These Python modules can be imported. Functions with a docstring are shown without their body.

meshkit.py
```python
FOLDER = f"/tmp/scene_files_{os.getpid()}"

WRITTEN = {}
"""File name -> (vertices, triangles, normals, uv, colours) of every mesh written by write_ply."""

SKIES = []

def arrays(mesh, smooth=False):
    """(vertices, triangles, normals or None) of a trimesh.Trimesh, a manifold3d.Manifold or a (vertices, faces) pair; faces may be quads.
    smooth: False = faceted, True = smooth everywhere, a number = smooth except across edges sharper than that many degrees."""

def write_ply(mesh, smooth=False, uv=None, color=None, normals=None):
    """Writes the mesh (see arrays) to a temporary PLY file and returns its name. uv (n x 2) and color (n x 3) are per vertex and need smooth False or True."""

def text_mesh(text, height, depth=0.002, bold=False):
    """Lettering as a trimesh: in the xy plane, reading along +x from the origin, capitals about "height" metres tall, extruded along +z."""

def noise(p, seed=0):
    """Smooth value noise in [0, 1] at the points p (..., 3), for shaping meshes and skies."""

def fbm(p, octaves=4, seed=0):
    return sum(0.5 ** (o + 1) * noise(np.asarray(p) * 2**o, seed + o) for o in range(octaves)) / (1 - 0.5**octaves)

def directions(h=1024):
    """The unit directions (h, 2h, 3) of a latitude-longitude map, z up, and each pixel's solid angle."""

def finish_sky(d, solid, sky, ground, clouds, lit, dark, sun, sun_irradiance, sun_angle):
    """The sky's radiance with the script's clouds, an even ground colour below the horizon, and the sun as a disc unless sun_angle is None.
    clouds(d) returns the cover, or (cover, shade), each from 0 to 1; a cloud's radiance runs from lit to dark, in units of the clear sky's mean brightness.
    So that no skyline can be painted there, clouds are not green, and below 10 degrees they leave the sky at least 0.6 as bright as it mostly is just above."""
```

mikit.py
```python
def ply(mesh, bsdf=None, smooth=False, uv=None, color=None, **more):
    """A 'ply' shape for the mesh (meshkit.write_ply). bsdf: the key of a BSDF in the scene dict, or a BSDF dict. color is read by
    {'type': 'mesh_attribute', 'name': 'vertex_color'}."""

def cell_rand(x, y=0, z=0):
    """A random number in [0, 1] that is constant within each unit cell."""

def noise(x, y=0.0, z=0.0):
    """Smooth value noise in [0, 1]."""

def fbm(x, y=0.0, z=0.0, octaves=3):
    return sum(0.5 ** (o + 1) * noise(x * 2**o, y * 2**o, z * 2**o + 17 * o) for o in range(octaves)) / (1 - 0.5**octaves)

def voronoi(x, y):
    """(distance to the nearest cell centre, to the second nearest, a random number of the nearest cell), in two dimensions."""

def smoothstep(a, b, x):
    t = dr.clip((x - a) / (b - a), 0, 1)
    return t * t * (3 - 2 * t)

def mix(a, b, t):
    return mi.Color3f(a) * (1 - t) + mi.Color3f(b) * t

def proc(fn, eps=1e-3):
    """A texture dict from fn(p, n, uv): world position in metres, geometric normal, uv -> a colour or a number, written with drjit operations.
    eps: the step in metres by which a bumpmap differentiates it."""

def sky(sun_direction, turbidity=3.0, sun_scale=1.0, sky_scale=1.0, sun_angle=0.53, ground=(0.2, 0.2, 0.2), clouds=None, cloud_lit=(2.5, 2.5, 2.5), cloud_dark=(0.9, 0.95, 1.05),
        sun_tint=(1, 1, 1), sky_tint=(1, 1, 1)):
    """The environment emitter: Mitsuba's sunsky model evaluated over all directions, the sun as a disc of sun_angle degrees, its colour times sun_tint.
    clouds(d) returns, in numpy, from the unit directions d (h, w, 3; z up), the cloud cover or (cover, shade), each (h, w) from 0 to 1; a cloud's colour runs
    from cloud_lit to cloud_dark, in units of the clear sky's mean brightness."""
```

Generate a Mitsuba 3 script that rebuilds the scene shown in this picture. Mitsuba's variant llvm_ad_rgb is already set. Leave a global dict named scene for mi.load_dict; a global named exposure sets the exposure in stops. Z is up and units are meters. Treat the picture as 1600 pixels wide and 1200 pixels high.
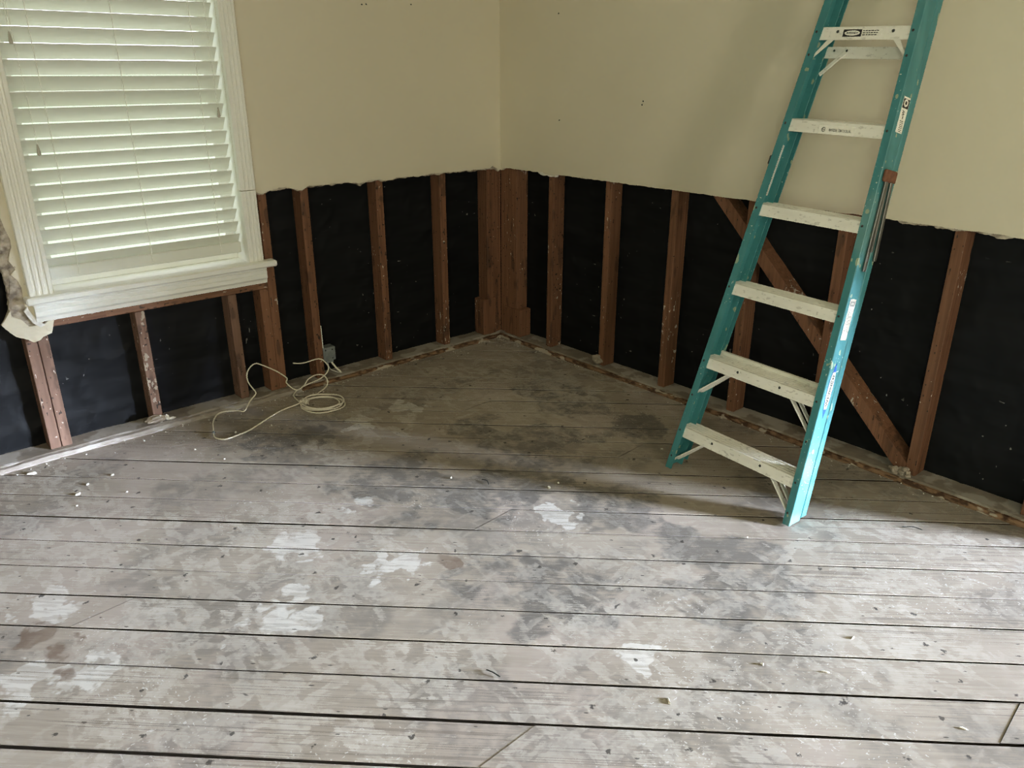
import math, random
import numpy as np, trimesh, mitsuba as mi, drjit as dr
import mikit, meshkit
from mikit import noise, fbm, voronoi, cell_rand, smoothstep, mix
from shapely.geometry import Polygon, box as sbox
from shapely.ops import unary_union

T = mi.ScalarTransform4f
scene, labels = {}, {}
random.seed(7)
rng = np.random.default_rng(7)

# ------------------------------------------------------------------ camera, sky, exposure
YAW, PITCH, ROLL = 0.8483, 0.3807, 0.0013
EYE = np.array([-2.9751, -3.4750, 1.4969])
FWD = np.array([math.cos(YAW) * math.cos(PITCH), math.sin(YAW) * math.cos(PITCH), -math.sin(PITCH)])
RIGHT = np.array([math.sin(YAW), -math.cos(YAW), 0.0])
UP0 = np.cross(RIGHT, FWD)
UP = -math.sin(ROLL) * RIGHT + math.cos(ROLL) * UP0
scene['camera'] = {'type': 'perspective', 'fov': math.degrees(2 * math.atan(800 / 1225.78)), 'fov_axis': 'x', 'near_clip': 0.02, 'far_clip': 500.0,
                   'to_world': T().look_at(origin=EYE.tolist(), target=(EYE + FWD).tolist(), up=UP.tolist())}
exposure = 0.0


def cloud(d):
    return 0.75 + 0.25 * meshkit.fbm(d * 3.0, 4), 0.5 * meshkit.fbm(d * 5.0 + 9, 4)


SKY_GAIN = 20.0
scene['sky'] = mikit.sky((-0.3, -0.6, 0.75), turbidity=4.0, sun_scale=0.0, sky_scale=SKY_GAIN, ground=(0.40, 0.48, 0.34), clouds=cloud,
                         cloud_lit=(1.25, 1.25, 1.25), cloud_dark=(0.8, 0.85, 0.9))
DOOR_LIGHT = (980.0, 1130.0, 1380.0)      # daylight in the far glazed window of the next room
BACK_LIGHT = (33.0, 30.0, 24.8)       # daylight in the window of the back wall
SIDE_FILL = (16.5, 18.2, 13.2)        # greenish fill from an unseen side window added to brighten the ladder wall

# ------------------------------------------------------------------ materials
def two(d):
    return {'type': 'twosided', 'bsdf': d}


def pri(color, rough=0.6, metallic=0.0, spec=0.4, **kw):
    c = {'type': 'rgb', 'value': list(color)} if isinstance(color, (tuple, list)) else color
    return two({'type': 'principled', 'base_color': c, 'roughness': rough, 'metallic': metallic, 'specular': spec, **kw})


ANG = math.radians(-44.56)
CU, SU = math.cos(ANG), math.sin(ANG)
PITCH_B = 0.1445


def blob(p, spots, warp, grow=0.0):
    out = mi.Float(0.0)
    for x, y, r in spots:
        d = dr.sqrt(dr.square(p.x - x) + dr.square(p.y - y))
        out = dr.maximum(out, 1 - smoothstep(0.75, 1.1, d / r + warp))
    return out


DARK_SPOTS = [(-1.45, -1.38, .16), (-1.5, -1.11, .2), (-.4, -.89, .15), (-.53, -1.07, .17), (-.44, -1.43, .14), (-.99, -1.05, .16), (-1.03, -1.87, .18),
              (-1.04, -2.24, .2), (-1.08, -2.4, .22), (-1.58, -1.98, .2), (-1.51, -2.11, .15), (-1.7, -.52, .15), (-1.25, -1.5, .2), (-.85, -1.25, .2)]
WHITE_SPOTS = [(-1.83, -1.6, .07), (-1.56, -2.42, .05), (-1.7, -1.19, .045), (-1.21, -1.75, .07), (-2.71, -1.49, .05), (-2.86, -1.41, .07), (-2.74, -1.09, .08),
               (-2.23, -1.6, .09), (-1.05, -.54, .07), (-1.34, -.56, .06), (-2.0, -1.3, .07)]
PALE_SPOTS = [(-2.62, -1.42, .28), (-2.35, -1.85, .25), (-2.75, -1.8, .25), (-2.45, -1.0, .22), (-2.1, -1.5, .2), (-2.0, -2.1, .2), (-1.25, -.62, .16), (-.95, -.5, .14), (-1.55, -.75, .12), (-1.0, -2.75, .25)]
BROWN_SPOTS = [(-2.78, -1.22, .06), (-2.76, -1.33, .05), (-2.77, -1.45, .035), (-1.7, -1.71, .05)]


def floor_col(p, n, uv):
    u = p.x * CU + p.y * SU
    v = -p.x * SU + p.y * CU
    k = dr.floor((v + 8.0023) / PITCH_B)
    r1, r2 = cell_rand(k, 3, 1), cell_rand(k, 9, 4)
    grain = fbm(u * 4 + r1 * 40, v * 150, 0, 4)
    fine = fbm(u * 22 + r2 * 9, v * 420, 2, 2)
    broad = fbm(p.x * 1.7 + 3, p.y * 1.7, 4, 3)
    c = mix((.190, .157, .122), (.345, .302, .252), dr.clip(.45 * grain + .25 * fine + .28 * r1 + .5 * (broad - .4), 0, 1))
    pink = smoothstep(.50, .70, fbm(p.x * 3.1 + 11, p.y * 3.1, 2, 4))
    c = mix(c, (.345, .29, .258), .45 * pink)
    pale = blob(p, PALE_SPOTS, (fbm(p.x * 8, p.y * 8, 12, 4) - .5) * 2.2)
    wx, wy = p.x + .03 * fbm(p.x * 13, p.y * 13, 1, 2), p.y + .03 * fbm(p.x * 13, p.y * 13, 4, 2)
    w1 = fbm(wx * 21, wy * 21, 3, 4)
    # worn grey soot in blotches
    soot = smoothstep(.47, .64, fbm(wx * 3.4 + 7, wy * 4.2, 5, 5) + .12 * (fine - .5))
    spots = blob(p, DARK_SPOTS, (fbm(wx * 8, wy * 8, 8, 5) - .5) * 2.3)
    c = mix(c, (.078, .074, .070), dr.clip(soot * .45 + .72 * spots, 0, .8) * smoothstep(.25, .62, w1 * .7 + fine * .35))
    # pale glue and paint residue with flame-like outlines, dragged along the two walls
    dens = dr.maximum(smoothstep(.36, .60, fbm(p.x * 1.5 + 20, p.y * 1.5 + 5, 6, 3)), pale)
    s1 = fbm(wx * 38, wy * 14, 7, 5) * .62 + fine * .14 + w1 * .24
    s2 = fbm(wx * 13 + 4, wy * 36, 9, 5) * .62 + fine * .14 + w1 * .24
    res = smoothstep(.50, .57, s1 - .07 * (1 - dens) + .04 * pale) * (.35 + .5 * noise(p.x * 6, p.y * 6, 8))
    res = dr.maximum(res, smoothstep(.52, .59, s2 - .07 * (1 - dens)) * .5)
    res = res * (.55 + .45 * smoothstep(.30, .60, fbm(p.x * 70, p.y * 70, 6, 3))) * (.7 + .6 * (fine - .3))
    c = mix(c, (.435, .40, .35), dr.clip(res * (.45 + .55 * dens), 0, .9))
    scr = smoothstep(.40, .56, fbm(u * 16, v * 130, 5, 3))
    white = blob(p, WHITE_SPOTS, (fbm(wx * 22, wy * 22, 1, 4) - .5) * 3.2)
    c = mix(c, (.56, .54, .50), white * (.34 + .32 * scr))
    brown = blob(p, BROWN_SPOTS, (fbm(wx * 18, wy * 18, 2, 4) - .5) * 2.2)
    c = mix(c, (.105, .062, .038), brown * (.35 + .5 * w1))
    # nail holes, staple marks and dents
    d, _, q = voronoi(p.x * 6.5 + .6 * noise(p.x * 5, p.y * 5), p.y * 6.5)
    hole = (1 - smoothstep(.02, .055, d + .09 * (fbm(p.x * 160, p.y * 160, 1, 2) - .5))) * dr.select(q > .5, 1.0, 0.0)
    d2, _, q2 = voronoi(u * 11 + 3, v * 26)
    hole = dr.maximum(hole, (1 - smoothstep(.03, .08, d2 + .08 * (fine - .5))) * dr.select(q2 > .84, .9, 0.0))
    c = mix(c, (.03, .026, .023), hole * .85)
    fleck = smoothstep(.86, .92, noise(p.x * 170 + 4, p.y * 170)) * smoothstep(.56, .66, fbm(p.x * 3 + 2, p.y * 3 + 8, 1, 3))
    c = mix(c, (.55, .53, .50), fleck * .55)
    line = smoothstep(.70, .8, noise(u * 2.5 + 60 * r2, v * 300)) * smoothstep(.55, .6, noise(u * 1.3, v * 9 + 50))
    return mix(c, (.09, .07, .055), line * .4)


def floor_bump(p, n, uv):
    u = p.x * CU + p.y * SU
    v = -p.x * SU + p.y * CU
    return fbm(u * 7, v * 160, 0, 2) * .6 + fbm(p.x * 30, p.y * 30, 1, 2) * .6


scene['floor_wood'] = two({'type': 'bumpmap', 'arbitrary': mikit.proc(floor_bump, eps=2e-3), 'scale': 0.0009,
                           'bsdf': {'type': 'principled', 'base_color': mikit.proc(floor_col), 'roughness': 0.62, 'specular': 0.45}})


def stud_fn(lo, hi, axis):
    def fn(p, n, uv):
        a, b, c = (p.z, p.x + .31 * p.y, p.y) if axis == 'z' else ((p.x, p.y, p.z) if axis == 'x' else (p.y, p.x, p.z))
        r = cell_rand(dr.floor(p.x * 6), dr.floor(p.y * 6), 2)
        g = fbm(a * 5 + 30 * r, b * 110, c * 110, 3)
        col = mix(lo, hi, dr.clip(g * .8 + .35 * (r - .3), 0, 1))
        col = mix(col, (.05, .028, .018), smoothstep(.62, .74, fbm(a * 9 + 5, b * 30, c * 30, 3)) * .6)
        pa = fbm(a * 55, b * 90, c * 90, 3) * .7 + fbm(a * 5 + 9, b * 8, c * 8, 2) * .42
        col = mix(col, (.55, .51, .45), smoothstep(.775, .815, pa) * .8)
        hole = smoothstep(.86, .9, noise(a * 70, b * 120, c * 120))
        return mix(col, (.012, .010, .009), hole * .8)
    return fn


scene['stud_wood'] = pri(mikit.proc(stud_fn((.095, .043, .022), (.245, .118, .066), 'z')), .72, spec=.3)
scene['stud_wood_grey'] = pri(mikit.proc(stud_fn((.105, .058, .038), (.235, .140, .10), 'z')), .75, spec=.3)
scene['rail_wood'] = pri(mikit.proc(stud_fn((.115, .052, .029), (.265, .137, .08), 'x')), .72, spec=.3)


def plate_col(p, n, uv):
    a = p.x + p.y
    g = fbm(p.x * 30, p.y * 30, p.z * 60, 3)
    c = mix((.14, .115, .09), (.26, .225, .185), g)
    dust = smoothstep(.46, .60, fbm(p.x * 16 + 3, p.y * 16, p.z * 40, 4))
    return mix(c, (.42, .39, .35), dust * .55)


def rough_col(p, n, uv):
    g = fbm(p.x * 45, p.y * 45, p.z * 90, 3)
    c = mix((.055, .03, .018), (.22, .135, .08), smoothstep(.3, .7, g))
    return mix(c, (.45, .40, .33), smoothstep(.60, .66, fbm(p.x * 19 + 5, p.y * 19, p.z * 30, 3)) * .8)


def dusty_col(p, n, uv):
    g = fbm(p.x * 40, p.y * 40, p.z * 90, 3)
    c = mix((.20, .16, .13), (.36, .33, .295), g)
    return mix(c, (.42, .395, .36), smoothstep(.48, .62, fbm(p.x * 14 + 1, p.y * 14, p.z * 20, 4)) * .8)


scene['plate_wood'] = pri(mikit.proc(plate_col), .8, spec=.25)
scene['rough_wood'] = pri(mikit.proc(rough_col), .9, spec=.15)
scene['dusty_wood'] = pri(mikit.proc(dusty_col), .9, spec=.15)
scene['earth'] = pri((.17, .135, .10), .95, spec=.1)
scene['board_wood'] = pri((.20, .135, .085), .9, spec=.15)


def paper_col(p, n, uv):
    c = mix((.0045, .005, .0055), (.011, .0115, .0125), fbm(p.x * 5 + p.y * 5, p.z * 30, 2, 3))
    sp = smoothstep(.955, .97, noise((p.x + p.y) * 60, p.z * 60, 3)) * smoothstep(.5, .6, fbm((p.x + p.y) * 3, p.z * 4, 5, 2))
    return mix(c, (.25, .245, .23), sp * .7)


scene['black_paper'] = pri(mikit.proc(paper_col), .5, spec=.1)


def paint_col(p, n, uv):
    f = fbm(p.x * 1.1 + 2, p.y * 1.1, p.z * 1.1, 3)
    return mix((.585, .535, .415), (.655, .605, .475), f)


scene['wall_paint'] = pri(mikit.proc(paint_col), .55, spec=.35)
scene['ceiling_paint'] = pri((.74, .71, .63), .8, spec=.2)


def plaster_col(p, n, uv):
    f = fbm(p.x * 35, p.y * 35, p.z * 35, 4)
    return mix((.16, .13, .10), (.52, .46, .37), smoothstep(.25, .75, f))


scene['plaster_core'] = pri(mikit.proc(plaster_col), .95, spec=.1)


def chip_col(p, n, uv):
    return mix((.62, .60, .55), (.84, .82, .78), noise(p.x * 60, p.y * 60, p.z * 60))


scene['plaster_white'] = pri(mikit.proc(chip_col), .85, spec=.2)
scene['plaster_grey'] = pri(mikit.proc(lambda p, n, uv: mix((.22, .18, .145), (.44, .38, .31), fbm(p.x * 50, p.y * 50, p.z * 50, 3))), .95, spec=.1)


def trim_col(p, n, uv):
    f = fbm(p.x * 6, p.y * 6, p.z * 6, 3)
    return mix((.74, .74, .69), (.79, .79, .74), f)


scene['white_trim'] = pri(mikit.proc(trim_col), .38, spec=.5)
scene['slat_white'] = pri((.66, .67, .60), .42, spec=.45)
scene['cord_white'] = pri((.86, .86, .80), .7, spec=.3)
scene['tassel_plastic'] = pri((.40, .38, .32), .35, spec=.5)
scene['glass'] = {'type': 'thindielectric', 'int_ior': 1.5}


def fibre_col(p, n, uv):
    f = fbm(p.x * 30, p.y * 30, p.z * 4, 3)
    c = mix((.036, .160, .170), (.062, .230, .242), f)
    c = mix(c, (.30, .42, .38), smoothstep(.60, .72, fbm(p.x * 9, p.y * 9, p.z * 5 + 4, 3)) * .2)
    sp = smoothstep(.87, .90, noise(p.x * 190, p.y * 190, p.z * 150)) * smoothstep(.56, .64, fbm(p.x * 7, p.y * 7, p.z * 7 + 3, 2))
    c = mix(c, (.70, .74, .66), sp * .85)
    ol = smoothstep(.76, .80, fbm(p.x * 50 + 9, p.y * 50, p.z * 26, 2))
    return mix(c, (.42, .45, .27), ol * .6)


scene['fibreglass'] = pri(mikit.proc(fibre_col), .42, spec=.35)



def alu_col(p, n, uv):
    f = fbm(p.x * 12, p.y * 12, p.z * 40, 3)
    c = mix((.68, .67, .605), (.80, .79, .725), f)
    return mix(c, (.20, .185, .15), smoothstep(.62, .74, fbm(p.x * 80, p.y * 80, p.z * 120, 3)) * .35)


scene['aluminium'] = pri(mikit.proc(alu_col), .48, metallic=0, spec=.5)
scene['white_alu'] = pri((.68, .67, .60), .45, spec=.5)
scene['rivet_dark'] = pri((.035, .04, .038), .5, metallic=.4, spec=.5)
scene['spreader_steel'] = pri(mikit.proc(lambda p, n, uv: mix((.07, .07, .062), (.20, .20, .18), fbm(p.x * 60, p.y * 60, p.z * 30, 3))), .4, metallic=.6, spec=.5)
scene['rust'] = pri(mikit.proc(lambda p, n, uv: mix((.10, .045, .028), (.21, .10, .06), fbm(p.x * 80, p.y * 80, p.z * 80, 3))), .85, spec=.2)
scene['sticker_white'] = pri((.55, .555, .52), .45, spec=.3)
scene['sticker_cream'] = pri((.80, .79, .72), .4, spec=.4)
scene['ink_black'] = pri((.018, .018, .018), .5, spec=.3)
scene['ink_blue'] = pri((.02, .085, .33), .4, spec=.4)
scene['ink_grey'] = pri((.22, .23, .23), .5, spec=.3)
scene['cable_white'] = pri((.74, .70, .59), .5, spec=.35)
scene['box_metal'] = pri(mikit.proc(lambda p, n, uv: mix((.16, .19, .20), (.36, .40, .41), fbm(p.x * 50, p.y * 50, p.z * 50, 3))), .45, metallic=.5, spec=.5)


# ------------------------------------------------------------------ mesh helpers
def numbered(key):
    if key not in scene and key not in labels:
        return key
    i = 1
    while f'{key}_{i:03d}' in scene or f'{key}_{i:03d}' in labels:
        i += 1
    return f'{key}_{i:03d}'


def add(key, mesh, mat, smooth=False, parent=None, **more):
    key = numbered(key if parent is None else f'{parent}__{key}')
    scene[key] = mikit.ply(mesh, mat, smooth=smooth, **more)
    return key


def tag(key, label=None, cat=None, group=None, kind=None):
    labels[key] = {k: v for k, v in (('label', label), ('category', cat), ('group', group), ('kind', kind)) if v}
    return key


def thing(key, label, cat, group=None):
    key = numbered(key)
    return tag(key, label, cat, group)


def cat(*ms):
    return trimesh.util.concatenate([m for m in ms])


def hull(pts):
    return trimesh.convex.convex_hull(np.asarray(pts, float))


def box(lo, hi, bev=0.0):
    lo, hi = np.minimum(lo, hi).astype(float), np.maximum(lo, hi).astype(float)
    if bev <= 0:
        return trimesh.creation.box(extents=hi - lo, transform=trimesh.transformations.translation_matrix((lo + hi) / 2))
    pts = []
    for i in range(8):
        c = [(lo, hi)[(i >> k) & 1][k] for k in range(3)]
        s = [1 if not (i >> k) & 1 else -1 for k in range(3)]
        for k in range(3):
            q = [c[j] + (s[j] * bev if j != k else 0) for j in range(3)]
            pts.append(q)
    return hull(pts)


def frame_box(o, A, B, C, a, b, c, bev=0.0):
    """A box in a frame (origin o, axes A, B, C) over the ranges a, b, c."""
    m = box((a[0], b[0], c[0]), (a[1], b[1], c[1]), bev)
    M = np.stack([A, B, C], 1)
    v = m.vertices @ M.T + np.asarray(o)
    f = m.faces if np.linalg.det(M) > 0 else m.faces[:, ::-1]
    return trimesh.Trimesh(v, f, process=False)


def extrude(poly, h):
    geoms = getattr(poly, 'geoms', [poly])
    return cat(*[trimesh.creation.extrude_polygon(g, h, engine='earcut') for g in geoms if g.area > 1e-8])


def slab_left(poly, y0, y1):
    m = extrude(poly, y1 - y0)
    v = m.vertices
    return trimesh.Trimesh(np.stack([v[:, 0], y0 + v[:, 2], v[:, 1]], 1), m.faces[:, ::-1], process=False)


def slab_right(poly, x0, x1):
    m = extrude(poly, x1 - x0)
    v = m.vertices
    return trimesh.Trimesh(np.stack([x0 + v[:, 2], v[:, 0], v[:, 1]], 1), m.faces, process=False)


def smooth_path(pts, step=0.01):
    p = np.asarray(pts, float)
    p = np.vstack([2 * p[0] - p[1], p, 2 * p[-1] - p[-2]])
    out = []
    for i in range(1, len(p) - 2):
        n = max(2, int(np.linalg.norm(p[i + 1] - p[i]) / step))
        for t in np.arange(n) / n:
            out.append(.5 * (2 * p[i] + (p[i + 1] - p[i - 1]) * t + (2 * p[i - 1] - 5 * p[i] + 4 * p[i + 1] - p[i + 2]) * t * t
                             + (3 * p[i] - p[i - 1] - 3 * p[i + 1] + p[i + 2]) * t ** 3))
    out.append(p[-2])
    return np.array(out)


def tube(path, r, sides=8):
    p = np.asarray(path, float)
    t = np.gradient(p, axis=0)
    t /= np.linalg.norm(t, axis=1, keepdims=True) + 1e-12
    a = np.cross(t[0], [.3, .2, .9])
    rings = []
    ang = np.arange(sides) * 2 * np.pi / sides
    for i in range(len(p)):
        a = a - t[i] * (a @ t[i])
        a /= np.linalg.norm(a)
        b = np.cross(t[i], a)
        rings.append(p[i] + r * (np.cos(ang)[:, None] * a + np.sin(ang)[:, None] * b))
    v = np.vstack(rings + [p[:1], p[-1:]])
    f = []
    n, s = len(p), sides
    for i in range(n - 1):
        for j in range(s):
            k = (j + 1) % s
            f += [[i * s + j, i * s + k, (i + 1) * s + k], [i * s + j, (i + 1) * s + k, (i + 1) * s + j]]
    for j in range(s):
        k = (j + 1) % s
        f += [[n * s, k, j], [n * s + 1, (n - 1) * s + j, (n - 1) * s + k]]
    return trimesh.Trimesh(v, f, process=False)


def lathe(profile, sections=20):
    return trimesh.creation.revolve(np.asarray(profile, float), sections=sections)


def lump(center, size, seed, n=2, flat=1.0, rough=.35):
    m = trimesh.creation.icosphere(subdivisions=n)
    v = m.vertices
    d = 1 + rough * (meshkit.fbm(v * 1.7 + seed * 3.1, 3, seed) - .5) * 2
    v = v * d[:, None] * np.asarray(size) * [1, 1, flat]
    v[:, 2] -= v[:, 2].min()
    return trimesh.Trimesh(v + np.asarray(center), m.faces, process=False)


def chip(x, y, sx, sy, h, rot, seed):
    r = np.random.default_rng(seed)
    k = 7
    a = np.sort(r.uniform(0, 2 * np.pi, k))
    ring = np.stack([np.cos(a) * sx * r.uniform(.7, 1.1, k), np.sin(a) * sy * r.uniform(.7, 1.1, k)], 1)
    c, s = math.cos(rot), math.sin(rot)
    ring = ring @ np.array([[c, s], [-s, c]])
    pts = [(x + q[0], y + q[1], .0006) for q in ring] + [(x + .8 * q[0], y + .8 * q[1], h * r.uniform(.6, 1.1)) for q in ring]
    return hull(pts)


# ------------------------------------------------------------------ the setting
X0, Y0, ZC = -4.6, -6.0, 2.55                   # the room: x from X0 to 0, y from Y0 to 0
ZCUT = 0.99                                     # the drywall is cut off at this height
WX0, WX1, WZ0, WZ1 = -2.350, -1.540, 0.655, 2.12  # window opening
OPY0, OPY1 = -5.6, -3.12                        # open bays in the right-hand wall

# floor: a dark void under single planks with open joints
add('floor', box((X0 - .2, Y0 - .2, -.50), (.14, .14, -.45)), 'earth')
tag('floor', 'worn diagonal plank floor with open dark joints, grey with paint and glue residue', 'floor', kind='structure')

GAPS = {12: .0035, 13: .004, 14: .0035, 15: .005, 16: .002, 17: .006, 18: .0035, 19: .0055, 20: .0065, 21: .007, 22: .007}
EDGES = [0.0] + [-.0301 - .1452 * i for i in range(0, 7)]
EDGES = [0.115, -.0301, -.1755, -.3205, -.4660, -.6110, -.7560, -.9010, -1.0500, -1.1900, -1.3350, -1.4825, -1.6240, -1.7665, -1.9180, -2.0637, -2.2095, -2.3595, -2.5040,
         -2.6460, -2.7925, -2.9355, -3.0785, -3.2195]
GAPW = [.006, .006, .006, .006, .006, .0064, .006, .0066, .006, .0062, .0056, .0058, .0054, .0060, .0056, .0062, .0054, .0068, .0032, .0078, .0050, .0074, .0086, .0094]
while EDGES[-1] > -6.4:
    EDGES.append(EDGES[-1] - PITCH_B)
    GAPW.append(.004 + .003 * rng.random())
JOINTS = {(-2.72): [(-1.062, -2.7925, -.935, -2.646)], (-2.13): [(.054, -2.2095, .181, -2.0637)], (-1.26): [(-.223, -1.335, -.104, -1.19)], (-1.12): [(-.104, -1.19, .018, -1.05)],
          (-1.55): [(.597, -1.626, .718, -1.49)], (-3.01): [(1.405, -3.0785, 1.53, -2.9355)], (-3.15): [(.165, -3.2195, .30, -3.0785)]}
XW, YW = -.034, -.034
for i in range(len(EDGES) - 1):
    vt, vb = EDGES[i] - GAPW[i] * .6, EDGES[i + 1] + GAPW[i + 1] * .6
    vm = (vt + vb) / 2
    # every end line is u = a + b*v
    left = max([((YW - CU * vm) / SU, 'y')], key=lambda q: q[0])
    # x = CU*u - SU*v ; y = SU*u + CU*v   (SU < 0)
    ends = []
    lo_c = [(YW / SU, -CU / SU), (X0 / CU, SU / CU)]         # y <= YW  and  x >= X0  bound u from below
    hi_c = [(XW / CU, SU / CU), (Y0 / SU, -CU / SU)]         # x <= XW  and  y >= Y0  bound u from above
    a0, b0 = max(lo_c, key=lambda q: q[0] + q[1] * vm)
    a1, b1 = min(hi_c, key=lambda q: q[0] + q[1] * vm)
    if a1 + b1 * vm - a0 - b0 * vm < .05:
        if i > 1:
            continue
    cuts = []
    for key, js in JOINTS.items():
        if vb < key < vt:
            for ub, v_b, ut, v_t in js:
                s = (ut - ub) / (v_t - v_b)
                cuts.append((ub - s * v_b, s))
    # further butt joints outside the stretch the photograph shows
    if vm < -3.35:
        cuts.append((rng.uniform(-.5, 1.2) - .9 * vm, .9))
    seq = [(a0, b0, 0)] + [(a, b, 1) for a, b in cuts] + [(a1, b1, 0)]
    for (sa, sb, s0), (ea, eb, e0) in zip(seq[:-1], seq[1:]):
        lift = rng.uniform(-.0012, .0012)
        sec = [(vb + .034, -.022), (vb, -.0024), (vb + .0009, 0), (vt - .0009, 0), (vt, -.0024), (vt - .034, -.022)]
        if vt <= vb + .01:
            continue
        length = max(.05, ea + eb * vm - sa - sb * vm)
        n = max(2, int(length / .12))
        V = []
        ph = rng.uniform(0, 50, 2)
        for t in np.linspace(0, 1, n + 1):
            for j, (v, z) in enumerate(sec):
                u0, u1 = sa + sb * v + .0009 * s0, ea + eb * v - .0009 * e0
                if z < -.01:                               # the butted ends are cut back under the face
                    u0, u1 = u0 + .03 * s0, u1 - .03 * e0
                u1 = max(u1, u0 + .002)
                u = u0 + (u1 - u0) * t
                w = (meshkit.noise(np.array([[u * 5 + ph[0 if j < 3 else 1], 0, 0]]))[0] - .5) * .0022
                V.append((CU * u - SU * (v + w), SU * u + CU * (v + w), z + lift + (.0008 * math.sin(u * 2.1 + ph[0]) if j in (1, 2, 3, 4) else 0)))
        F = []
        for k in range(n):
            for j in range(6):
                q = (j + 1) % 6
                a, b, c, d = k * 6 + j, k * 6 + q, (k + 1) * 6 + q, (k + 1) * 6 + j
                F += [[a, b, c], [a, c, d]]
        for base, fl in ((0, 1), (n * 6, -1)):
            for tri in ([0, 1, 2], [0, 2, 3], [0, 3, 4], [0, 4, 5]):
                F.append([base + q for q in tri][::fl])
        m = trimesh.Trimesh(V, F, process=False)
        if m.volume < 0:
            m.invert()
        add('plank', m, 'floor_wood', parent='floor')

# ceiling and the two walls that are behind the camera
add('ceiling', box((X0 - .2, Y0 - .2, ZC), (.14, .14, ZC + .1)), 'ceiling_paint')
tag('ceiling', 'plain off-white ceiling over the room', 'ceiling', kind='structure')
FILL_WIN = (-5.0, -4.0, 1.0, 2.1)                   # window added in the unseen side wall for fill light
side = Polygon([(Y0 - .12, ZCUT), (.13, ZCUT), (.13, ZC), (Y0 - .12, ZC)]).difference(sbox(FILL_WIN[0], FILL_WIN[2], FILL_WIN[1], FILL_WIN[3]))
add('wall_side', slab_right(side, X0 - .12, X0), 'wall_paint')
add('black_paper', box((X0 - .12, Y0 - .12, -.45), (X0 - .08, .13, ZCUT)), 'black_paper', parent='wall_side')  # unseen dark lower wall, added to cut bounced light
tag('wall_side', 'beige painted wall with an added fill window, facing the ladder', 'wall', kind='structure')
BW = (-2.86, -2.32, .80, 1.95)                  # window in the back wall
back = Polygon([(X0, ZCUT), (.13, ZCUT), (.13, ZC), (X0, ZC)]).difference(sbox(BW[0], BW[2], BW[1], BW[3]))
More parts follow.
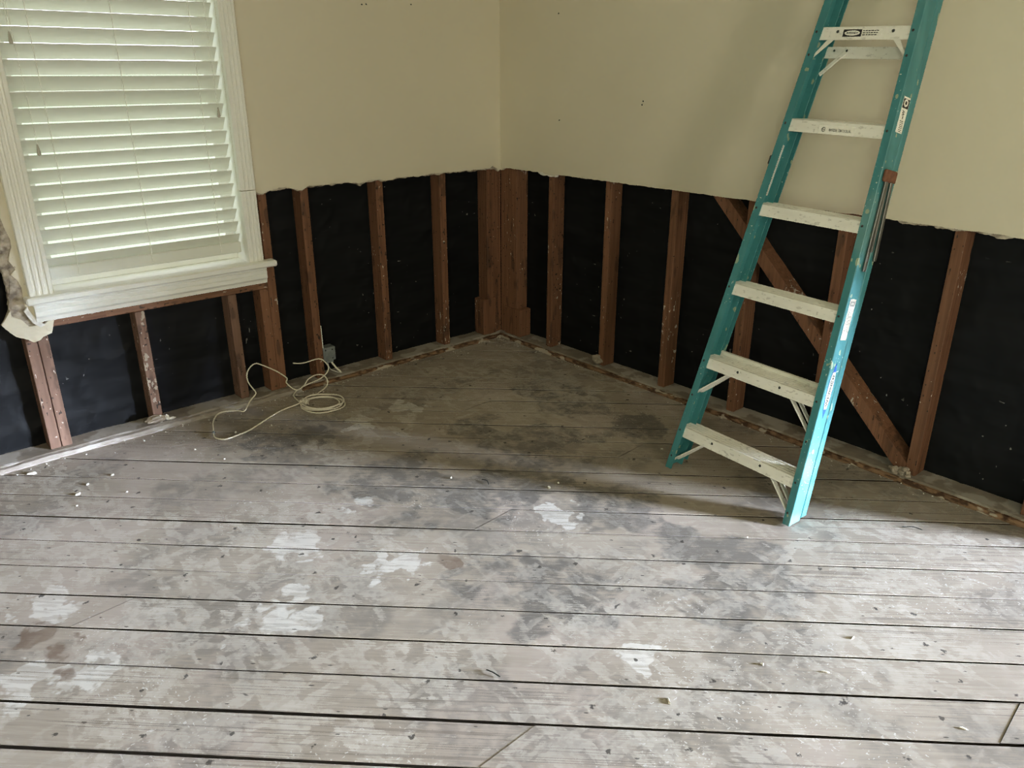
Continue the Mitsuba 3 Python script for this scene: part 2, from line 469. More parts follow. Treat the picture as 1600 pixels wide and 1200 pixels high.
add('wall_back', slab_left(back, Y0 - .12, Y0), 'wall_paint')
add('black_paper', box((X0 - .1, Y0 - .14, -.45), (.13, Y0 - .10, ZCUT)).difference(box((BW[0], Y0 - .2, BW[2]), (BW[1], Y0, 1.2))), 'black_paper', parent='wall_back')  # dark lining added below the back wall too, to keep bounce low
tag('wall_back', 'plain beige painted wall with a window, behind the camera', 'wall', kind='structure')


def window_unit(key, label, lo, hi, at, light, facing='y'):
    """A glazed window in a wall that faces +y or +x: a frame and a sheet of bright daylit glazing."""
    put = (lambda t, d, z: (t, d, z)) if facing == 'y' else (lambda t, d, z: (d, t, z))
    fr = cat(*[box(put(t0, at - .05, z0), put(t1, at + .02, z1)) for t0, z0, t1, z1 in ((lo[0], lo[1], lo[0] + .05, hi[1]), (hi[0] - .05, lo[1], hi[0], hi[1]), (lo[0] + .05, lo[1], hi[0] - .05, lo[1] + .05),
                                                                                  (lo[0] + .05, hi[1] - .05, hi[0] - .05, hi[1]))])
    add(key, fr, 'white_trim')
    tag(key, label, 'window', kind='structure')
    c = [(lo[0] + .05, lo[1] + .05), (lo[0] + .05, hi[1] - .05), (hi[0] - .05, hi[1] - .05), (hi[0] - .05, lo[1] + .05)]
    pane = trimesh.Trimesh([put(t, at - .03, z) for t, z in c], [[0, 1, 2], [0, 2, 3]], process=False)
    if pane.face_normals[0] @ np.array(put(0, 1, 0)) < 0:
        pane.invert()
    add('pane', pane, pri((.5, .5, .5)), parent=key, emitter={'type': 'area', 'radiance': {'type': 'rgb', 'value': list(light)}})


window_unit('window_4', 'unseen frosted window in the side wall, added as fill light', (FILL_WIN[0], FILL_WIN[2]), (FILL_WIN[1], FILL_WIN[3]), X0 - .03, SIDE_FILL, 'x')
window_unit('window_3', 'bright frosted window in the wall behind the camera', (BW[0], BW[2]), (BW[1], BW[3]), Y0 - .03, BACK_LIGHT)

# the room on the other side of the right-hand wall: unseen, lined black to cut bounce, lit by its own window
AX1, AY0, AY1 = 5.7, -10.0, -2.6
NW = (3.55, 5.35, .80, 2.45)
nb = Polygon([(.12, -.05), (AX1, -.05), (AX1, ZC), (.12, ZC)]).difference(sbox(NW[0], NW[2], NW[1], NW[3]))
add('wall_adjoining_back', slab_left(nb, AY0 - .12, AY0), 'black_paper')
tag('wall_adjoining_back', 'unseen wall with a window in the next room, lined black to cut bounce', 'wall', kind='structure')
add('wall_adjoining_side', box((AX1, AY0, -.05), (AX1 + .1, AY1, ZC)), 'black_paper')
tag('wall_adjoining_side', 'unseen far side wall of the next room, lined black to cut bounce', 'wall', kind='structure')
add('wall_adjoining_front', box((.14, AY1, -.05), (AX1, AY1 + .1, ZC)), 'black_paper')
tag('wall_adjoining_front', 'unseen partition closing the next room, lined black to cut bounce', 'wall', kind='structure')
add('floor_adjoining', box((.12, AY0 - .1, -.09), (AX1 + .1, AY1 + .1, -.02)), 'board_wood')
tag('floor_adjoining', 'dusty wooden floor of the next room', 'floor', kind='structure')
add('ceiling_adjoining', box((.12, AY0 - .1, ZC), (AX1 + .1, AY1 + .1, ZC + .1)), 'stud_wood')
tag('ceiling_adjoining', 'bare dark timber ceiling of the next room', 'ceiling', kind='structure')
window_unit('window_2', 'bright low window in the next room', (NW[0], NW[2]), (NW[1], NW[3]), AY0 - .03, DOOR_LIGHT)
add('wall_return', box((.0, AY0 - .12, -.05), (.14, Y0 - .1, ZC)), 'stud_wood')
tag('wall_return', 'side wall of bare timber in the next room', 'wall', kind='structure')


# ragged cut edges -------------------------------------------------------------
def ragged(t0, t1, z, amp, seed, bites=()):
    t = np.arange(min(t0, t1), max(t0, t1), .006)
    q = np.stack([t * 38, t * 0, t * 0], 1)
    zz = z + amp * (meshkit.fbm(q, 3, seed) - .5) * 2 + .4 * amp * (meshkit.noise(q * 5, seed + 9) - .5)
    for c, w, d in bites:
        zz += d * np.exp(-((t - c) / w) ** 2) * (.7 + .6 * meshkit.noise(q * 2.2, seed + 3))
    return [(a, b) for a, b in zip(t, zz)]


# wall_left: the window wall (plane y = 0 is the front of its framing)
STRIP = [(-2.463, .986), (-2.455, .936), (-2.447, .903), (-2.449, .872), (-2.459, .854), (-2.469, .824), (-2.453, .789), (-2.472, .770), (-2.454, .744), (-2.447, .715), (-2.450, .678),
         (-2.451, .640), (-2.442, .599), (-2.430, .568)]
FLAP = [(-2.542, .586), (-2.504, .635), (-2.505, .612), (-2.475, .595), (-2.454, .562), (-2.429, .562), (-2.409, .558), (-2.361, .583), (-2.371, .558), (-2.382, .523), (-2.414, .514),
        (-2.425, .503), (-2.451, .498), (-2.468, .513), (-2.490, .525), (-2.506, .534), (-2.521, .553)]
low = ragged(-1.47, .0, ZCUT, .0035, 3, [(-1.44, .03, -.012), (-1.25, .03, -.014), (-1.33, .03, .006), (-.93, .05, -.010), (-.76, .05, -.008), (-.6, .06, -.005), (-.03, .015, -.018), (-.075, .012, .008)])
sky_l = [(0, ZC), (X0, ZC), (X0, ZCUT)] + ragged(X0, -2.47, ZCUT, .004, 5)
face = Polygon(sky_l + STRIP + [(-2.40, .568), (-2.36, .66), (WX0, WZ0 - .02), (WX0, WZ1), (WX1, WZ1), (WX1, ZCUT), (-1.47, ZCUT - .01)] + low + [(0, ZCUT)]).buffer(0)
add('wall_left', slab_left(face, -.02, -.001), 'wall_paint')
tag('wall_left', 'beige painted window wall, its lower part stripped to brown studs and black paper', 'wall', kind='structure')
rough_low = ragged(-1.475, -.0, ZCUT - .006, .007, 13, [(-1.44, .03, -.015), (-1.25, .03, -.014), (-.93, .05, -.013), (-.76, .05, -.009), (-.03, .02, -.016)])
torn = Polygon([(0, ZCUT + .03), (-1.475, ZCUT + .03)] + rough_low).buffer(0)
add('torn_edge', slab_left(torn, -.013, -.002), 'plaster_core', parent='wall_left')


def rough_sheet(poly, y0, y1, step, amp, seed):
    """A broken plaster edge: a triangulated slab with a lumpy front."""
    m = slab_left(poly, y0, y1)
    m = trimesh.Trimesh(*trimesh.remesh.subdivide_to_size(m.vertices, m.faces, step), process=False)
    m.merge_vertices()
    v = m.vertices.copy()
    front = v[:, 1] < (y0 + y1) / 2
    v[front, 1] += amp * (meshkit.fbm(v[front] * 55, 3, seed) - .5) * 2
    v[:, 0] += .5 * amp * (meshkit.fbm(v * 70 + 5, 2, seed) - .5) * 2
    m.vertices = v
    return m


CORE = [(-2.470, .990), (-2.53, .985), (-2.512, .93), (-2.498, .88), (-2.502, .797), (-2.497, .764), (-2.496, .727), (-2.499, .682), (-2.506, .635), (-2.525, .60), (-2.47, .545), (-2.41, .54),
        (-2.40, .60), (-2.41, .80), (-2.42, .99)]
add('broken_plaster', rough_sheet(Polygon(CORE).buffer(0), -.016, .006, .012, .009, 4), 'plaster_core', smooth=True, parent='wall_left')
k = add('plaster_flap', rough_sheet(Polygon(FLAP).buffer(.001), -.030, -.016, .015, .003, 6), 'wall_paint', parent='wall_left')
add('plaster_sliver', rough_sheet(Polygon([(-2.46, .625), (-2.447, .64), (-2.425, .59), (-2.40, .56), (-2.415, .553), (-2.44, .575)]), -.032, -.02, .01, .004, 8), 'plaster_white', parent='wall_left')

Hole = sbox(WX0 - .002, WZ0 - .02, WX1 + .002, WZ1 + .002)
add('sheathing', slab_left(Polygon([(X0 - .12, -.45), (.14, -.45), (.14, ZC), (X0 - .12, ZC)]).difference(sbox(WX0, WZ0, WX1, WZ1)), .102, .13), 'board_wood', parent='wall_left')


def paper_sheet(t0, t1, z0, z1, seed, axis, holes=None):
    nt, nz = int(abs(t1 - t0) / .018), int((z1 - z0) / .018)
    t, z = np.meshgrid(np.linspace(t0, t1, nt), np.linspace(z0, z1, nz), indexing='ij')
    q = np.stack([t * 1.6, z * 11, t * 0], -1)
    w = .011 * (meshkit.fbm(q, 4, seed) - .5) * 2
    q2 = np.stack([t * 7 + z * 2, z * 9 - t * 3, t * 0 + 3], -1)
    ridge = np.abs(meshkit.fbm(q2, 3, seed + 2) - .5)
    w -= .006 * np.exp(-(ridge / .03) ** 2)
    w = .088 + np.clip(w, -.012, .012)
    lap = .0035 * ((z * 8.7) % 1.0)                      # the lapped siding behind shows through
    w -= lap
    P = np.stack([t, w, z], -1) if axis == 'left' else np.stack([w, t, z], -1)
    idx = np.arange(nt * nz).reshape(nt, nz)
    a, b, c, d = idx[:-1, :-1].ravel(), idx[1:, :-1].ravel(), idx[1:, 1:].ravel(), idx[:-1, 1:].ravel()
    F = np.vstack([np.stack([a, b, c], 1), np.stack([a, c, d], 1)])
    V = P.reshape(-1, 3)
    if holes is not None:
        cen = V[F].mean(1)
        F = F[~holes(cen)]
    return trimesh.Trimesh(V, F, process=False)


inwin = lambda c: (c[:, 0] > WX0 - .02) & (c[:, 0] < WX1 + .02) & (c[:, 2] > .57)
add('black_paper', paper_sheet(-4.58, .09, 0.0, 1.15, 21, 'left', inwin), 'black_paper', smooth=True, parent='wall_left')


def stud_l(x0, x1, z0=.022, z1=1.06, mat='stud_wood', y0=0., y1=.083):
    return add('stud', box((x0, y0 + rng.uniform(0, .0015), z0), (x1, y1, z1), .002), mat, parent='wall_left')


for x0, x1 in ((-.431, -.389), (-.827, -.785), (-1.241, -1.199), (-1.450, -1.409)):
    stud_l(x0, x1)
stud_l(-1.494, -1.4515, z1=.536)
stud_l(-1.648, -1.608, z1=.536, mat='stud_wood_grey')
stud_l(-2.056, -2.0155, z1=.536, mat='stud_wood_grey')
stud_l(-2.432, -2.393, z1=.536, mat='stud_wood_grey')
stud_l(-2.475, -2.435, mat='stud_wood_grey')
stud_l(-2.90, -2.86)
for x0 in (-3.31, -3.72, -4.13):
    stud_l(x0, x0 + .041)
add('corner_post', box((-.104, .0, .022), (-.0006, .083, 1.06), .002), 'stud_wood', parent='wall_left')
add('corner_block', box((-.145, -.012, .022), (-.052, .075, .238), .003), 'stud_wood', parent='wall_left')
add('sill_rail', box((-2.43, .0, .5375), (-1.452, .083, .581), .002), 'rail_wood', parent='wall_left')


def plate(axis, t0, t1, seed):
    n = int(abs(t1 - t0) / .02)
    t = np.linspace(t0, t1, n)
    e = .006 * (meshkit.fbm(np.stack([t * 14, t * 0, t * 0], 1), 4, seed) - .5) * 2
    zt = .0225 + .002 * (meshkit.fbm(np.stack([t * 9, t * 0 + 5, t * 0], 1), 3, seed) - .5) * 2
    rows = [(.095, .022), (-.020, None), (-.028, .018), (-.031, -.02), (.095, -.02)]
    V, F = [], []
    for i in range(n):
        for j, (d, z) in enumerate(rows):
            dd = d + (e[i] if j in (1, 2, 3) else 0)
            z = zt[i] if z is None else z
            V.append((t[i], dd, z) if axis == 'left' else (dd, t[i], z))
    for i in range(n - 1):
        for j in range(5):
            k = (j + 1) % 5
            F += [[i * 5 + j, i * 5 + k, i * 5 + 5 + k], [i * 5 + j, i * 5 + 5 + k, i * 5 + 5 + j]]
    for b in (0, (n - 1) * 5):
        F += [[b, b + 1, b + 2], [b, b + 2, b + 3], [b, b + 3, b + 4]]
    m = trimesh.Trimesh(V, F, process=False)
    trimesh.repair.fix_normals(m)
    return m


def broken_strip(axis, t0, t1, d0, d1, h, seed, amp=.5, step=.012):
    """A splintered strip of wood left along the foot of the wall."""
    n = int(abs(t1 - t0) / step)
    t = np.linspace(t0, t1, n)
    q = np.stack([t * 16, t * 0, t * 0], 1)
    hh = h * (1 - amp + 2 * amp * meshkit.fbm(q, 4, seed))
    dd = d0 + (d1 - d0) * .16 * (meshkit.fbm(q * .8 + 4, 4, seed + 1) - .5) * 2
    V, F = [], []
    for i in range(n):
        for d, z in ((d1, hh[i]), (dd[i] + .3 * (d1 - dd[i]), hh[i]), (dd[i], .35 * hh[i]), (dd[i], -.004), (d1, -.004)):
            V.append((t[i], d, z) if axis == 'left' else (d, t[i], z))
    for i in range(n - 1):
        for j in range(5):
            k = (j + 1) % 5
            F += [[i * 5 + j, i * 5 + k, i * 5 + 5 + k], [i * 5 + j, i * 5 + 5 + k, i * 5 + 5 + j]]
    for b in (0, (n - 1) * 5):
        F += [[b, b + 1, b + 2], [b, b + 2, b + 3], [b, b + 3, b + 4]]
    m = trimesh.Trimesh(V, F, process=False)
    trimesh.repair.fix_normals(m)
    return m


add('sole_plate', plate('left', X0, .09, 31), 'plate_wood', parent='wall_left')
add('splintered_strip', broken_strip('left', X0, -1.36, -.060, -.028, .017, 41, .25), 'dusty_wood', parent='wall_left')
add('splintered_strip', broken_strip('left', -1.36, -.01, -.050, -.026, .016, 43, .2), 'rough_wood', parent='wall_left')

# wall_right
low_r = ragged(Y0, 0, ZCUT, .0025, 7, [(-.03, .015, -.016), (-.41, .035, -.010), (-.36, .012, .007), (-.46, .02, -.006), (-2.45, .2, -.003), (-2.64, .04, -.004)])
face_r = Polygon(low_r + [(0, ZC), (Y0, ZC)]).buffer(0)
add('wall_right', slab_right(face_r, -.02, -.001), 'wall_paint')
tag('wall_right', 'beige painted wall behind the ladder, its lower part stripped to studs and black paper', 'wall', kind='structure')
torn_r = Polygon(ragged(-3.8, -2.22, ZCUT - .008, .008, 17, [(-2.6, .05, -.006)]) + [(-2.22, ZCUT + .03), (-3.8, ZCUT + .03)]).buffer(0)
add('torn_edge', slab_right(torn_r, -.013, -.002), 'plaster_core', parent='wall_right')
add('torn_edge', slab_right(Polygon(ragged(-.47, -.33, ZCUT - .012, .010, 19) + [(-.33, ZCUT + .03), (-.47, ZCUT + .03)]).buffer(0), -.017, -.003), 'plaster_white', parent='wall_right')
add('sheathing', slab_right(Polygon([(Y0 - .12, -.45), (.10, -.45), (.10, ZC), (Y0 - .12, ZC)]).difference(sbox(OPY0, -.02, OPY1, ZCUT)).union(sbox(-3.95, .60, -3.42, ZC)), .102, .125), 'board_wood', parent='wall_right')  # lowered stretch over the opening is added to keep light off the window wall
add('black_paper', paper_sheet(-3.13, .09, 0.0, 1.15, 27, 'right'), 'black_paper', smooth=True, parent='wall_right')


def stud_r(y0, y1, mat='stud_wood', z1=1.06):
    return add('stud', box((rng.uniform(0, .0015), y0, .022), (.083, y1, z1), .002), mat, parent='wall_right')


SR = [(-.4336, -.3936), (-.8400, -.8000), (-1.2462, -1.2062), (-1.653, -1.612), (-2.060, -2.020), (-2.480, -2.440), (-2.89, -2.85), (-3.12, -3.08), (-5.64, -5.60)]
for y0, y1 in SR:
    stud_r(y0, y1)
add('corner_post', box((.0, -.140, .022), (.083, -.0006, 1.06), .002), 'stud_wood', parent='wall_right')
add('corner_block', box((-.012, -.182, .022), (.075, -.045, .186), .003), 'stud_wood', parent='wall_right')


def brace_piece(y0, y1):
    """A length of the diagonal brace cut to fit between two studs; 45 degrees, its lower edge along z = .993 + .985*(y + 1.4235)."""
    lowz = lambda y: .993 + .985 * (y + 1.4235)
    t = .074
    poly = Polygon([(y0, lowz(y0)), (y1, lowz(y1)), (y1, lowz(y1) + t), (y0, lowz(y0) + t)]).intersection(sbox(y0, .023, y1, 1.06))
    m = slab_right(poly, .001, .083)
    return add('diagonal_brace', m, 'stud_wood', parent='wall_right')


brace_piece(-1.6115, -1.33)
brace_piece(-2.0195, -1.6535)
brace_piece(-2.4395, -2.0605)
add('sole_plate', plate('right', Y0, .0, 33), 'plate_wood', parent='wall_right')
add('splintered_strip', broken_strip('right', Y0, -.01, -.050, -.026, .016, 45, .16), 'rough_wood', parent='wall_right')

# small nails left in the painted walls
for x, z in ((-.8537, 1.7759), (-.83, 1.778), (-.58, 1.7888)):
    add('nail', trimesh.creation.icosphere(1, .0035).apply_translation((x, -.0205, z)), 'rivet_dark', parent='wall_left')
for y, z in ((-.463, 1.753), (-.484, 1.2602), (-1.0232, 1.3664), (-1.018, 1.350)):
    add('nail', trimesh.creation.icosphere(1, .0035).apply_translation((-.0205, y, z)), 'rivet_dark', parent='wall_right')

# ------------------------------------------------------------------ window_1 with its trim
W = 'window_1'
add(W, cat(box((WX0 - .02, -.02, WZ0), (WX0, .13, WZ1)), box((WX1, -.02, WZ0), (WX1 + .02, .13, WZ1)), box((WX0 - .02, -.02, WZ1), (WX1 + .02, .13, WZ1 + .02))), 'white_trim')
tag(W, 'white painted sash window with fluted casing, deep sill and apron', 'window', kind='structure')


def fluted(x0, x1, z0, z1):
    """Casing with three flutes and a back band, swept up from z0 to z1."""
    w = x1 - x0
    pts = [(0, -.020), (0, -.042), (.003, -.045), (.010, -.045)]
    for c in (.25, .5, .75):
        pts += [(w * c - .0065, -.045), (w * c - .0035, -.039), (w * c + .0035, -.039), (w * c + .0065, -.045)]
    pts += [(w - .010, -.045), (w - .003, -.045), (w, -.042), (w, -.020)]
    poly = Polygon([(x0 + a, b) for a, b in pts])
    m = extrude(poly, z1 - z0)
    m.apply_translation((0, 0, z0))
    return m


SAW = .9995
for x0, x1 in ((WX1 - .004, -1.474), (-2.432, WX0 + .004)):
    if x0 > -2:
        add('casing', fluted(x0, x1, .682, SAW - .0018), 'white_trim', parent=W)
        add('casing', fluted(x0, x1, SAW + .0018, WZ1 + .07), 'white_trim', parent=W)
    else:
        add('casing', fluted(x0, x1, .682, WZ1 + .07), 'white_trim', parent=W)
add('head_casing', box((-2.43, -.045, WZ1 + .0), (-1.474, -.02, WZ1 + .07), .003), 'white_trim', parent=W)
add('stool', cat(box((-2.452, -.078, .6535), (-1.425, -.02, .682), .006), box((WX0, -.022, .655), (WX1, .098, .6815))), 'white_trim', parent=W)
ap = Polygon([(-.020, .575), (-.020, .6535), (-.046, .6535), (-.046, .640), (-.042, .637), (-.046, .634), (-.046, .620), (-.042, .617), (-.046, .614), (-.046, .600), (-.043, .596), (-.038, .590),
              (-.036, .575)])
m = extrude(ap, 2.425 - 1.467)
v = m.vertices
add('apron', trimesh.Trimesh(np.stack([-2.425 + v[:, 2], v[:, 0], v[:, 1]], 1), m.faces, process=False), 'white_trim', parent=W)
add('sash', cat(box((WX0, .088, .682), (WX1, .118, .742), .003), box((WX0, .088, .742), (WX0 + .045, .118, WZ1)), box((WX1 - .045, .088, .742), (WX1, .118, WZ1)), box((WX0 + .045, .088, 1.38), (WX1 - .045, .118, 1.42)),
              box((WX0 + .045, .088, WZ1 - .05), (WX1 - .045, .118, WZ1))), 'white_trim', parent=W)
add('pane', trimesh.Trimesh([(WX0 + .04, .103, .74), (WX1 - .04, .103, .74), (WX1 - .04, .103, WZ1 - .04), (WX0 + .04, .103, WZ1 - .04)], [[0, 1, 2], [0, 2, 3]], process=False), 'glass', parent=W)

# ------------------------------------------------------------------ window blind
B = thing('window_blind', 'white wide-slat window blind, nearly closed, glowing with daylight', 'window blind')
SX0, SX1 = -2.338, -1.5515
YB = .004


def slat(zt, tilt, sag=0.0):
    wid, n = .0635, 7
    s = np.linspace(0, 1, n)
    crown = .0045 * np.sin(np.pi * s)
    a = math.radians(tilt)
    dy, dz = math.cos(a), -math.sin(a)
    py, pz = YB + wid * s * dy - crown * dz * -1 * -1, zt + wid * s * dz - crown * dy * -1 * -1
    ny, nz = -dz * -1, dy
    V, th = [], .0028
    for x in (SX0, SX1):
        for off in (0, th):
            for i in range(n):
                V.append((x, py[i] + off * math.sin(a), pz[i] + off * math.cos(a)))
    F = []
    idx = lambda e, o, i: e * 2 * n + o * n + i
    for o in (0, 1):
        for i in range(n - 1):
            F += [[idx(0, o, i), idx(1, o, i), idx(1, o, i + 1)], [idx(0, o, i), idx(1, o, i + 1), idx(0, o, i + 1)]]
    for i in (0, n - 1):
        F += [[idx(0, 0, i), idx(1, 0, i), idx(1, 1, i)], [idx(0, 0, i), idx(1, 1, i), idx(0, 1, i)]]
    for e in (0, 1):
        for i in range(n - 1):
            F += [[idx(e, 0, i), idx(e, 0, i + 1), idx(e, 1, i + 1)], [idx(e, 0, i), idx(e, 1, i + 1), idx(e, 1, i)]]
    return trimesh.Trimesh(V, F, process=False)


TILT = 52
z = .8075
while z < WZ1 - .09:
    add('slat', slat(z, TILT + rng.uniform(-.6, .6)), 'slat_white', parent=B)
    z += .0554
add('bottom_rail', box((SX0, YB + .004, .722), (SX1, YB + .022, .772), .004), 'slat_white', parent=B)
add('head_rail', box((SX0, YB, WZ1 - .06), (SX1, YB + .05, WZ1 - .004), .003), 'slat_white', parent=B)
for x in (-2.233, -1.945, -1.648):
    add('ladder_cord', tube([(x, YB - .002, .735), (x, YB - .002, 1.4), (x, YB - .002, WZ1 - .05)], .0016, 6), 'cord_white', parent=B)
for x, z, x2 in ((-2.301, 1.60, -2.297), (-2.288, 1.215, -2.292), (-1.5835, 1.327, -1.586)):
    add('pull_cord', tube([(x, YB - .014, z + .02), (x2, YB - .012, (z + WZ1) / 2), (x2, YB - .006, WZ1 - .05)], .0009, 5), 'cord_white', parent=B)
    t = lathe([(0, .022), (.0025, .021), (.004, .012), (.0068, -.006), (.0072, -.014), (.005, -.019), (0, -.020)], 14)
    t.apply_translation((x, YB - .014, z))
    add('tassel', t, 'tassel_plastic', smooth=40, parent=B)

# ------------------------------------------------------------------ step ladder
LD = thing('step_ladder', 'tall teal fibreglass step ladder with metal steps, folded and leaning on the wall', 'ladder')
DN = np.array([.2033, -.0656, .9769])
DN /= np.linalg.norm(DN)
WA = np.array([-.0637, -.9978, -.0179])
WA /= np.linalg.norm(WA)
NA = np.cross(DN, WA)
NA /= np.linalg.norm(NA)
L0, L5 = np.array([-.5988, -1.8133, .1830]), np.array([-.3033, -2.0080, 1.6314])
R0, R5 = np.array([-.6304, -2.3076, .1741]), np.array([-.3224, -2.3075, 1.6261])
DL, DR = (L5 - L0) / np.linalg.norm(L5 - L0), (R5 - R0) / np.linalg.norm(R5 - R0)
Lp = lambda i: L0 + (L5 - L0) * i / 5
Rp = lambda i: R0 + (R5 - R0) * i / 5


def channel(o, d, sgn, b0, b1, z0, z1, aw=.027, th=.0042, flange=None, inset=0.0):
    """A C-shaped rail swept along d from height z0 to z1. sgn: the outward side along WA. The flange tips lie at a = 0."""
    fl = aw if flange is None else flange
    sec = [(aw - fl, b0), (aw - .002, b0), (aw, b0 + .002), (aw, b1 - .002), (aw - .002, b1), (aw - fl, b1), (aw - fl, b1 - th), (aw - th, b1 - th), (aw - th, b0 + th), (aw - fl, b0 + th)]
    pl = Polygon(sec)
    v2, f2 = trimesh.creation.triangulate_polygon(pl, engine='earcut')
    ends = []
    for zz in (z0, z1):
        e = []
        for a, b in v2:
            q = o + sgn * (a - inset) * WA + b * NA
            e.append(q + d * (zz - q[2]) / d[2])
        ends.append(np.array(e))
    n = len(v2)
    key = {tuple(np.round(q, 6)): i for i, q in enumerate(v2)}
    ring = [key[tuple(np.round(q, 6))] for q in sec]
    F = [t for t in f2] + [t[::-1] + n for t in f2]
    for i in range(len(ring)):
        a, b = ring[i], ring[(i + 1) % len(ring)]
        F += [[a, b, b + n], [a, b + n, a + n]]
    m = trimesh.Trimesh(np.vstack(ends), np.array(F), process=False)
    trimesh.repair.fix_normals(m)
    return m


ZTOP = 2.36
FR_L = add('front_rail', channel(L0, DL, -1, 0, .066, .004, ZTOP, .030), 'fibreglass', parent=LD)
FR_R = add('front_rail', channel(R0, DR, 1, 0, .066, .004, ZTOP, .027), 'fibreglass', parent=LD)
RR_L = add('rear_rail', channel(L0, DL, -1, .0685, .102, .012, ZTOP - .02, .030, flange=.024), 'fibreglass', parent=LD)
RR_R = add('rear_rail', channel(R0, DR, 1, .0685, .102, .012, ZTOP - .02, .027, flange=.024), 'fibreglass', parent=LD)

NH = np.array([NA[0], NA[1], 0.0])
NH /= np.linalg.norm(NH)


def rivet(o, a_ax, nrm, r=.0042, h=.0022):
    m = lathe([(0, h), (r * .6, h * .8), (r, 0), (0, -.001)], 10)
    z = np.asarray(nrm) / np.linalg.norm(nrm)
    x = np.cross(z, [.3, .2, .9])
    x /= np.linalg.norm(x)
    M = np.eye(4)
    M[:3, 0], M[:3, 1], M[:3, 2], M[:3, 3] = x, np.cross(z, x), z, o
    m.apply_transform(M)
    return m


def step_mesh(i, depth=.074, drop=.040):
    """One tread: a folded metal channel with a ribbed top; its front flange stands behind the rails' front flanges."""
    A, Bq = Lp(i), Rp(i)
    wv = Bq - A
    wid = np.linalg.norm(wv)
    wv /= wid
    f0 = NA * .0046                                     # flush behind the flange
    P = []                                              # section: offsets (3-d) from the top front edge
    top = lambda d, h=0.0: f0 + NH * d + np.array([0, 0, h])
    ribs = [(0.0, -.0015), (.0015, 0.0)]
    for c in np.arange(.014, depth - .008, .0155):
        ribs += [(c - .0040, 0.0), (c - .0030, -.0030), (c + .0030, -.0030), (c + .0040, 0.0)]
    ribs += [(depth - .0015, 0.0), (depth, -.0015)]
    outer = [f0 - DN * drop] + [top(d, h) for d, h in ribs] + [top(depth) - np.array([0, 0, .030])]
    th = .0022
    inner = [top(depth - th) - np.array([0, 0, .030]), top(depth - th, -.004), top(th, -.004) + NA * .0, f0 + NA * th - DN * drop]
    sec = outer + inner
    n = len(sec)
    s0, s1 = A - wv * .020, Bq + wv * .018
    V = [s0 + q for q in sec] + [s1 + q for q in sec]
    F = []
    for j in range(n):
        k = (j + 1) % n
        F += [[j, k, n + k], [j, n + k, n + j]]
    m = trimesh.Trimesh(V, F, process=False)
    # end caps are hidden inside the rails; close them with the tread's triangles
    no = len(outer)
    caps = [[0, 1, no + 3], [1, no + 2, no + 3], [no - 1, no, no + 1], [no - 2, no - 1, no + 1]]
    for j in range(1, no - 2):
        caps.append([j, j + 1, no + 2 if j < (no - 2) // 2 else no + 1])
    m2 = trimesh.Trimesh(V, caps + [[q + n for q in c][::-1] for c in caps], process=False)
    return cat(m, m2)


def bar(p, q, wdir, w, t):
    """A flat metal strap from p to q, w wide along wdir and t thick."""
    p, q = np.asarray(p), np.asarray(q)
    d = q - p
    ln = np.linalg.norm(d)
    d /= ln
    wd = wdir - d * (wdir @ d)
    wd /= np.linalg.norm(wd)
    return frame_box(p, d, wd, np.cross(d, wd), (0, ln), (-w / 2, w / 2), (-t / 2, t / 2), min(w, t) * .25)


STEPS = []
for i in range(7):
    k = add('step', step_mesh(i), 'aluminium', parent=LD)
    STEPS.append(k)
    for o, d, s, aw in ((Lp(i), DL, -1, .030), (Rp(i), DR, 1, .027)):
        for c in ((-.015,) if i not in (0, 1, 5) else (-.015, -.16 if i else -.13)):
            if i == 5 and c < -.1:
                c = -.088
            q = o + s * WA * (.018 if s < 0 else .009) + d * c
            if q[2] > .02:
                add('rivet', rivet(q, WA, -NA), 'rivet_dark', parent=LD)
    wv = (Rp(i) - Lp(i)) / np.linalg.norm(Rp(i) - Lp(i))
    for w_ in {0: (.136, .355), 1: (.136, .317), 5: (.056, .245)}.get(i, ()):
        add('rivet', rivet(Lp(i) + wv * w_ + NA * .0046 - DN * .0145, WA, -NA, .0052), 'rivet_dark', parent=k)

# knee braces under the two lowest steps, on both rails, front and back
for i, c_lo in ((0, -.150), (1, -.150)):
    A, Bq = Lp(i), Rp(i)
    wv = (Bq - A) / np.linalg.norm(Bq - A)
    for o, d, s in ((A, DL, 1), (Bq, DR, -1)):
        for b in (.020, .056):
            foot = o - s * wv * .017 + d * c_lo + NA * b
            head = o + s * wv * .125 + NH * b - np.array([0, 0, .012])
            add('knee_brace', bar(foot, head, NA, .022, .0055), 'aluminium', parent=LD)

# gussets under the top visible step
i = 5
A, Bq = Lp(i), Rp(i)
wv = (Bq - A) / np.linalg.norm(Bq - A)
for o, d, s in ((A, DL, 1), (Bq, DR, -1)):
    tri = [o - s * wv * .010 - DN * .036, o + s * wv * .052 - DN * .036, o + s * wv * .046 - DN * .036, o - s * wv * .016 + d * -.100]
    tri = [o + s * wv * .030 - DN * .034, o + s * wv * .054 - DN * .034, o + s * wv * .0 + d * -.092, o - s * wv * .014 + d * -.100]
    pts = [q + NA * b for q in tri for b in (.006, .009)]
    add('gusset', hull(pts), 'white_alu', parent=LD)

# cross bars of the folded rear section
def rear_bar(i, c0, c1):
    A, Bq = Lp(i), Rp(i)
    wv = (Bq - A) / np.linalg.norm(Bq - A)
    wid = np.linalg.norm(Bq - A)
    m = cat(frame_box(A, wv, NA, DN, (-.022, wid + .02), (.078, .0815), (c0, c1)), frame_box(A, wv, NA, DN, (-.022, wid + .02), (.0815, .098), (c1 - .003, c1)))
    return add('rear_bar', m, 'aluminium', parent=LD)


